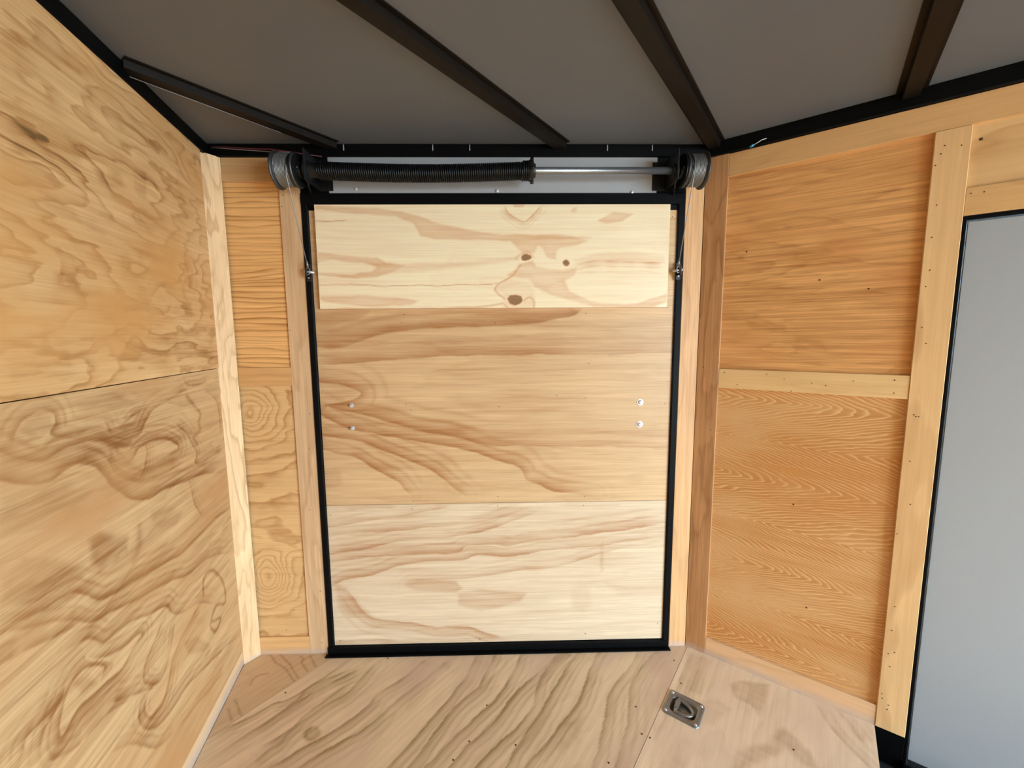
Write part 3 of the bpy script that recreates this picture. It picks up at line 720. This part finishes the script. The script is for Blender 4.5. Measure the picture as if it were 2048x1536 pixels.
for x in (-1.060, -.414, .030, .548, 1.10, 1.65, 2.20, 2.75, 3.30, 3.85):
    bow(x, max(-WIDTH, y_left(x)) + .01, y_back(x))

# ground outside, seen only by the light
ground = link('ground', bpy.data.meshes.new('ground'), M_GROUND)
ground.data.from_pydata([(-25, -25, -.5), (25, -25, -.5), (25, 25, -.5), (-25, 25, -.5)], [], [(0, 1, 2, 3)])
tag(ground, 'pale concrete yard outside the trailer', 'ground', kind='structure')

# ------------------------------------------------------------------ ramp door
door_1 = empty('door_1', PL, DB); tag(door_1, 'closed plywood ramp door framed in black steel', 'door', kind='structure')
M_RTB = wood('plywood_ramp_top', (232, 206, 160), (204, 148, 96), 'x', 31.0, .10, .8, .35, .42, mott=.25, spec=.4, gain=1.06)
M_RMS = wood('plywood_ramp_middle', (226, 180, 124), (184, 122, 68), 'x', 32.0, .14, .8, .7, .42, mott=.45, spec=.4, gain=.78)
M_RBS = wood('plywood_ramp_bottom', (228, 196, 152), (192, 140, 94), 'x', 33.0, .14, .9, .7, .38, mott=.3, spec=.45, gain=.84)
board('seam_light_block', door_1, .304, 1.674, .031, 1.785, .0185, .03, M_STUD)  # added dark board, keeps daylight from leaking through the sheet seam
sheet('plywood_sheet', door_1, span(.3045, 1.6735, .004), span(.6378, 1.768, .004), .004, .018, M_RMS, 'ramp_middle', None, 1)
sheet('plywood_sheet', door_1, span(.3045, 1.6735, .004), span(.032, .6362, .004), .004, .018, M_RBS, 'ramp_bottom', None, 2)
sheet('plywood_cleat', door_1, span(.333, 1.640, .0035), span(1.409, 1.7835, .0035), -.014, .0035, M_RTB, 'ramp_top', None, 9)
for k, (u, z) in enumerate(((1.553, 1.041), (1.553, .952))):
    bo = lathe_y('carriage_bolt', door_1, [(.013, 0), (.013, -.0018), (.0085, -.002), (.008, -.005), (.004, -.007)], (u, .004, z), M_ZINC, 20)
for k, (u, z) in enumerate(((.425, 1.040), (.424, .950))):
    bo = lathe_y('carriage_bolt', door_1, [(.010, 0), (.010, -.0015), (.0055, -.002), (.0055, -.012), (.004, -.013)], (u, .004, z), M_ZINC, 6)

def nails(parent, pts, y, r=.0018):
    me = None
    for u, z in pts:
        if me is None:
            o = lathe_y('nail', parent, [(r, 0), (r, -.0006)], (0, 0, 0), M_NAIL, 7); me = o.data
        else:
            o = link('nail', me, None, parent)
        o.location = (u, y, z)
for o_ in door_1.children:
    if o_.name.startswith('plywood_cleat'): o_['label'] = 'pale knotty plywood board screwed across the top of the ramp door'
hp['label'] = 'grey aluminium plate behind the spring'
nails(wall_right, [(.629, 1.826), (.662, 1.818), (.623, 1.805), (.614, 1.776), (.625, 1.666), (.622, 1.577), (.625, 1.484), (.620, 1.438), (.621, 1.319), (.633, 1.272), (.623, 1.057), (.628, 1.052), (.634, 1.052), (.625, .912), (.636, .777), (.613, .675), (.625, .434), (.624, .351), (.621, .269), (.636, .279), (.628, .226), (.616, .122), (.618, .107), (.634, .091), (.632, .074)], -.002)
nails(wall_right, [(.099, 1.161), (.235, 1.161), (.288, 1.147), (.367, 1.137), (.405, 1.131), (.475, 1.151), (.573, 1.159), (.574, 1.119), (.144, 1.118), (.311, 1.106), (.691, 1.685), (.716, 1.684)], 0)
nails(wall_right, [(.074, 1.228), (.077, 1.199), (.053, 1.068), (.024, 1.178), (.063, .937)], -.001)
nails(wall_right, [(.493, 1.442), (.367, 1.480), (.149, 1.598), (.34, .70), (.40, .33)], .011, .003)
nails(wall_right, [(.700, 1.827)], .008, .004)
nails(door_1, [(.641, 1.388), (.629, 1.357), (.987, 1.354), (1.334, 1.387), (1.348, 1.196), (.636, 1.043), (.653, 1.020), (.997, 1.029), (1.224, 1.071), (1.336, 1.060), (1.652, 1.034), (.317, 1.099), (1.647, 1.409), (1.671, 1.342), (1.655, 1.744), (.989, .663), (1.339, .658), (.650, .650)], .004)
nails(door_1, [(.328, .053), (.907, .046), (1.349, .060), (1.653, .102), (.644, .618), (.987, .625), (1.334, .622), (.318, .599)], .003)
nails(wall_back, [(.217, 1.820), (.209, 1.331), (.262, 1.009), (.253, .871), (.240, .622), (.260, .276), (.254, .049), (.210, 1.781)], -.001)
nails(wall_back, [(.140, .334), (.144, .190), (.107, .102)], .007)
me = None
for x, y in ((-.952, -.791), (-.445, -.924), (-.486, -.716), (-.318, -.771), (-.007, -.494), (.019, -.491), (-.059, -.407), (-.012, -.111), (-.056, -.646), (-.446, -.851), (.041, -.21), (.395, -.261), (-1.118, -1.119)):
    if me is None:
        bm = bmesh.new(); bmesh.ops.create_cone(bm, cap_ends=True, segments=8, radius1=.003, radius2=.003, depth=.0008)
        o = finish(bm, 'screw', M_NAIL, floor); me = o.data
    else: o = link('screw', me, None, floor)
    o.location = (x, y, .0004)

# ------------------------------------------------------------------ counterbalance above the ramp door
SY, SZ = -.085, 1.874                             # shaft axis in ramp-wall coordinates
spr = empty('torsion_spring', PL, DB)
tag(spr, 'black torsion spring and steel shaft with two cable drums above the ramp door', 'spring')
tube('shaft', spr, [(.235, SY, SZ), (1.735, SY, SZ)], .0118, M_STEEL, 20)
bm = bmesh.new(); path = []; turns, per = 100, 14
for i in range(turns * per + 1):
    t = i / (turns * per); x = .385 + t * (1.112 - .385)
    sag = -.009 * math.sin(math.pi * t)
    a = 2 * math.pi * i / per
    rr = .0265 + (.0035 if t > .965 else 0) 
    path.append((x, SY + rr * math.cos(a), SZ + sag + rr * math.sin(a)))
ring_mesh(bm, path, .0036, 6)
finish(bm, 'spring_coil', M_SPRING, spr, 0, True)
wc = lathe_x('winding_cone', spr, [(-.02, .020), (-.004, .026), (0, .034), (.006, .036), (.014, .036), (.016, .024), (.022, .022), (.022, .0125)], (1.112, SY, SZ), M_CAST, 24, False)
for a in (0, 90, 180, 270):
    d = Vector((0, math.cos(math.radians(a + 8)), math.sin(math.radians(a + 8))))
    c = Vector((1.122, SY, SZ))
    tube('set_screw', wc, [c + d * .024, c + d * .042], .006, M_CAST, 6)
lathe_x('stationary_cone', spr, [(-.022, .0125), (-.022, .036), (-.012, .036), (-.008, .026), (.03, .022)], (.366, SY, SZ), M_CAST, 24, False)
def bearing(u, s):
    bm = bmesh.new()
    bm_box(bm, u - .003, u + .003, SY - .035, .0, SZ - .040, SZ + .060)
    bm_box(bm, min(u, u + s * .05), max(u, u + s * .05), -.006, -.002, SZ - .040, SZ + .060)
    o = finish(bm, 'bearing_plate', M_CAST, spr, .001)
    lathe_x('bearing', o, [(-.010, .0125), (-.010, .022), (.010, .022), (.010, .0125)], (u, SY, SZ), M_CAST, 24, False)
    # diagonal brace from bearing to header
    tube('brace', o, [(u, SY - .02, SZ - .03), (u + s * -.03, -.004, SZ - .055)], .004, M_CAST, 6)
    for dz in (.045, -.03):
        lathe_y('bolt', o, [(.006, 0), (.006, -.004)], (u + s * .03, -.006, SZ + dz), M_CAST, 6)
bearing(.352, 1); bearing(1.622, -1)
def drum(u, s):
    """cable drum: outer flange away from the door centre (side s), grooved barrel, hub"""
    R, Rf, W_ = .051, .061, .072
    prof = [(0, .0125), (0, Rf), (.004, Rf), (.006, R + .004)]
    n = 13
    for i in range(n):
        x0 = .008 + i * .0040
        prof += [(x0, R), (x0 + .002, R - .0035)]
    prof += [(.062, R), (.066, R + .006), (.070, R + .006), (.072, R - .004), (.074, .024), (.084, .024), (.084, .0125)]
    prof = [(-s * x, r) for x, r in prof]
    o = lathe_x('cable_drum', spr, prof, (u, SY, SZ), M_DRUM, 48, True)
    bm = bmesh.new(); path = []
    tn = 10
    for i in range(tn * 28 + 1):
        a = 2 * math.pi * i / 28; x = u - s * (.010 + .0044 * i / 28)
        path.append((x, SY - (R + .0005) * math.cos(a), SZ + s * 0 + (R + .0005) * math.sin(a)))
    ring_mesh(bm, path, .0017, 6); finish(bm, 'cable_winding', M_CABLE, o, 0, True)
    lathe_x('drum_hub_shade', o, [(-s * .0742, .0125), (-s * .0742, .053), (-s * .0765, .053), (-s * .0765, .026), (-s * .085, .025), (-s * .085, .0125)], (u, SY, SZ), M_CAST, 32, False)  # hub with black disc: shade on the inner flange put in as colour
    tube('set_screw', o, [(u - s * .079, SY - .022, SZ), (u - s * .079, SY - .036, SZ)], .006, M_CAST, 6)
    return u - s * (.010 + .0044 * tn)
xl = drum(.247, -1); xr = drum(1.722, 1)

def lift_cable(x0, x1, z1, label):
    t = tag(empty('lift_cable', PL + DB * x1 + Vector((0, 0, z1)), DB), label, 'cable', 'ramp door lift cables')
    dx = x0 - x1; y0 = SY - .0553; yb = -.016 - .012
    p0 = (dx, y0, SZ - z1); p1 = (0.0, yb, .010)
    tube('cable', t, [p0, (dx * .99, y0 + .001, SZ - z1 - .03), (dx * .5, (y0 + yb) / 2, (SZ - z1) * .5 - .01), p1], .0016, M_CABLE, 6)
    tube('ferrule', t, [(dx * .05, yb + (y0 - yb) * .05, .032), (0, yb, .008)], .0042, M_GALV, 8)
    lp = [(.0 + .0062 * math.cos(a), yb, -.004 + .012 * math.sin(a)) for a in [2 * math.pi * k / 16 for k in range(16)]]
    tube('eye_loop', t, lp, .0018, M_CABLE, 6, True)
    return t
cl = lift_cable(xl, .303, 1.549, 'thin steel lift cable left of the ramp door, drum to jamb bracket')
cr_ = lift_cable(xr, 1.672, 1.549, 'thin steel lift cable right of the ramp door, drum to jamb bracket')
def cable_bracket(u, s):
    bm = bmesh.new()
    bm_box(bm, u - .009, u + .009, -.010, -.006, -.035 + 1.545, .028 + 1.545)
    bm_box(bm, u - .003, u + .003, -.034, -.010, -.020 + 1.545, .012 + 1.545)
    o = finish(bm, 'cable_bracket', M_CAST, door_1, .001)
    tube('anchor_bolt', o, [(u + s * .026, -.022, 1.541), (u - s * .010, -.026, 1.545)], .0045, M_ZINC, 8)
    lathe_y('bracket_screw', o, [(.004, 0), (.004, -.003)], (u, -.010, 1.525), M_ZINC, 6)
cable_bracket(.297, 1); cable_bracket(1.680, -1)

# ------------------------------------------------------------------ loose wiring along the cove
wl = tag(empty('wiring', PL + Vector((0, 0, 1.95)), DB), 'thin maroon and grey wires sagging along the cove above the narrow left panel', 'wire')
tube('grey_wire', wl, [(-.015, -.020, .027), (.06, -.022, .021), (.14, -.024, .015), (.205, -.028, .009), (.26, -.018, .012)], .0016, M_GREYW, 6)
tube('maroon_wire', wl, [(-.015, -.018, .031), (.05, -.019, .028), (.12, -.019, .024), (.2, -.02, .021), (.37, -.012, .000)], .0022, M_RED, 6)
bwire = tag(empty('wire', PR + DR * .155 + Vector((0, 0, 1.946)), DR), 'short white wire with a blue connector poking from the cove over the brown board', 'wire')
tube('blue_connector', bwire, [(-.010, -.020, -.002), (.002, -.020, .002)], .0040, M_BLUE, 8)
tube('white_wire', bwire, [(.002, -.020, .002), (.014, -.021, .006), (.026, -.020, .012), (.038, -.012, .016)], .0013, M_WHITE, 6)
# thin wire clipped under the front bow
bw2 = tag(empty('wire', PL + Vector((0, 0, 0)), DB), 'thin grey wire run under the frontmost roof bow', 'wire')
iv = bw2.matrix_world.inverted()
q0 = PR + DR * -1.075 + DC * -1.42 + Vector((0, 0, H - .024)); q1 = PR + DR * -1.075 + DC * -1.02 + Vector((0, 0, H - .024))
tube('grey_wire', bw2, [iv @ q0, iv @ q0.lerp(q1, .5), iv @ q1], .0014, M_GREYW, 6)

# ------------------------------------------------------------------ recessed tie-down ring in the floor
td = empty('tie_down_ring', PR + DR * .078 - DC * .316, DR)
tag(td, 'galvanised recessed tie-down plate with a D ring let into the floor', 'tie-down')
def rrect(hx, hy, r, n=5):
    out = []
    for cx, cy, a0 in ((hx - r, hy - r, 0), (-hx + r, hy - r, 90), (-hx + r, -hy + r, 180), (hx - r, -hy + r, 270)):
        for k in range(n + 1):
            a = math.radians(a0 + 90 * k / n); out.append((cx + r * math.cos(a), cy + r * math.sin(a)))
    return out
bm = bmesh.new()
loops = []
NSEG = 48
def res(poly, n=NSEG):
    P = [Vector((a, b)) for a, b in poly]; P.append(P[0]); L = [0]
    for i in range(1, len(P)): L.append(L[-1] + (P[i] - P[i - 1]).length)
    out = []
    for k in range(n):
        s = L[-1] * k / n; i = max(j for j in range(len(L)) if L[j] <= s + 1e-9)
        i = min(i, len(P) - 2); out.append(P[i].lerp(P[i + 1], (s - L[i]) / (L[i + 1] - L[i])))
    return out
for (hx, hy, r, z) in ((.0605, .0555, .014, .0), (.0600, .0550, .0135, .003), (.056, .051, .012, .0038), (.043, .036, .016, .0038), (.041, .034, .016, .0005), (.038, .031, .016, -.011), (.030, .024, .014, -.013)):
    loops.append([bm.verts.new((p.x, p.y, z)) for p in res(rrect(hx, hy, r))])
for A_, B_ in zip(loops[:-1], loops[1:]):
    for k in range(NSEG): bm.faces.new((A_[k], A_[(k + 1) % NSEG], B_[(k + 1) % NSEG], B_[k]))
bm.faces.new(loops[-1])
plate = finish(bm, 'plate', M_GALV, td, 0, True)
for sx_ in (-1, 1):
    for sy_ in (-1, 1):
        bm = bmesh.new(); bmesh.ops.create_uvsphere(bm, u_segments=12, v_segments=6, radius=.0055)
        bmesh.ops.scale(bm, vec=(1, 1, .55), verts=bm.verts[:])
        o = finish(bm, 'screw_head', M_ZINC, td, 0, True); o.location = (sx_ * .049, sy_ * .0435, .0035)
dp = [(-.022, .029 - .058 * k / 8, .001) for k in range(9)]
arc = [(-.022 + .053 * math.sin(math.pi * k / 18), -.029 * math.cos(math.pi * k / 18), .001 - .006 * math.sin(math.pi * k / 18)) for k in range(1, 18)]
tube('ring', td, dp + arc, .0062, M_STEEL, 12, True)
bm = bmesh.new(); bm_box(bm, -.029, -.014, -.020, .020, .002, .0085); finish(bm, 'clip', M_GALV, td, .002, False, 2)
bm = bmesh.new(); bm_box(bm, -.0385, -.0305, -.020, .020, -.012, -.0085); finish(bm, 'slot', M_STUD, td)
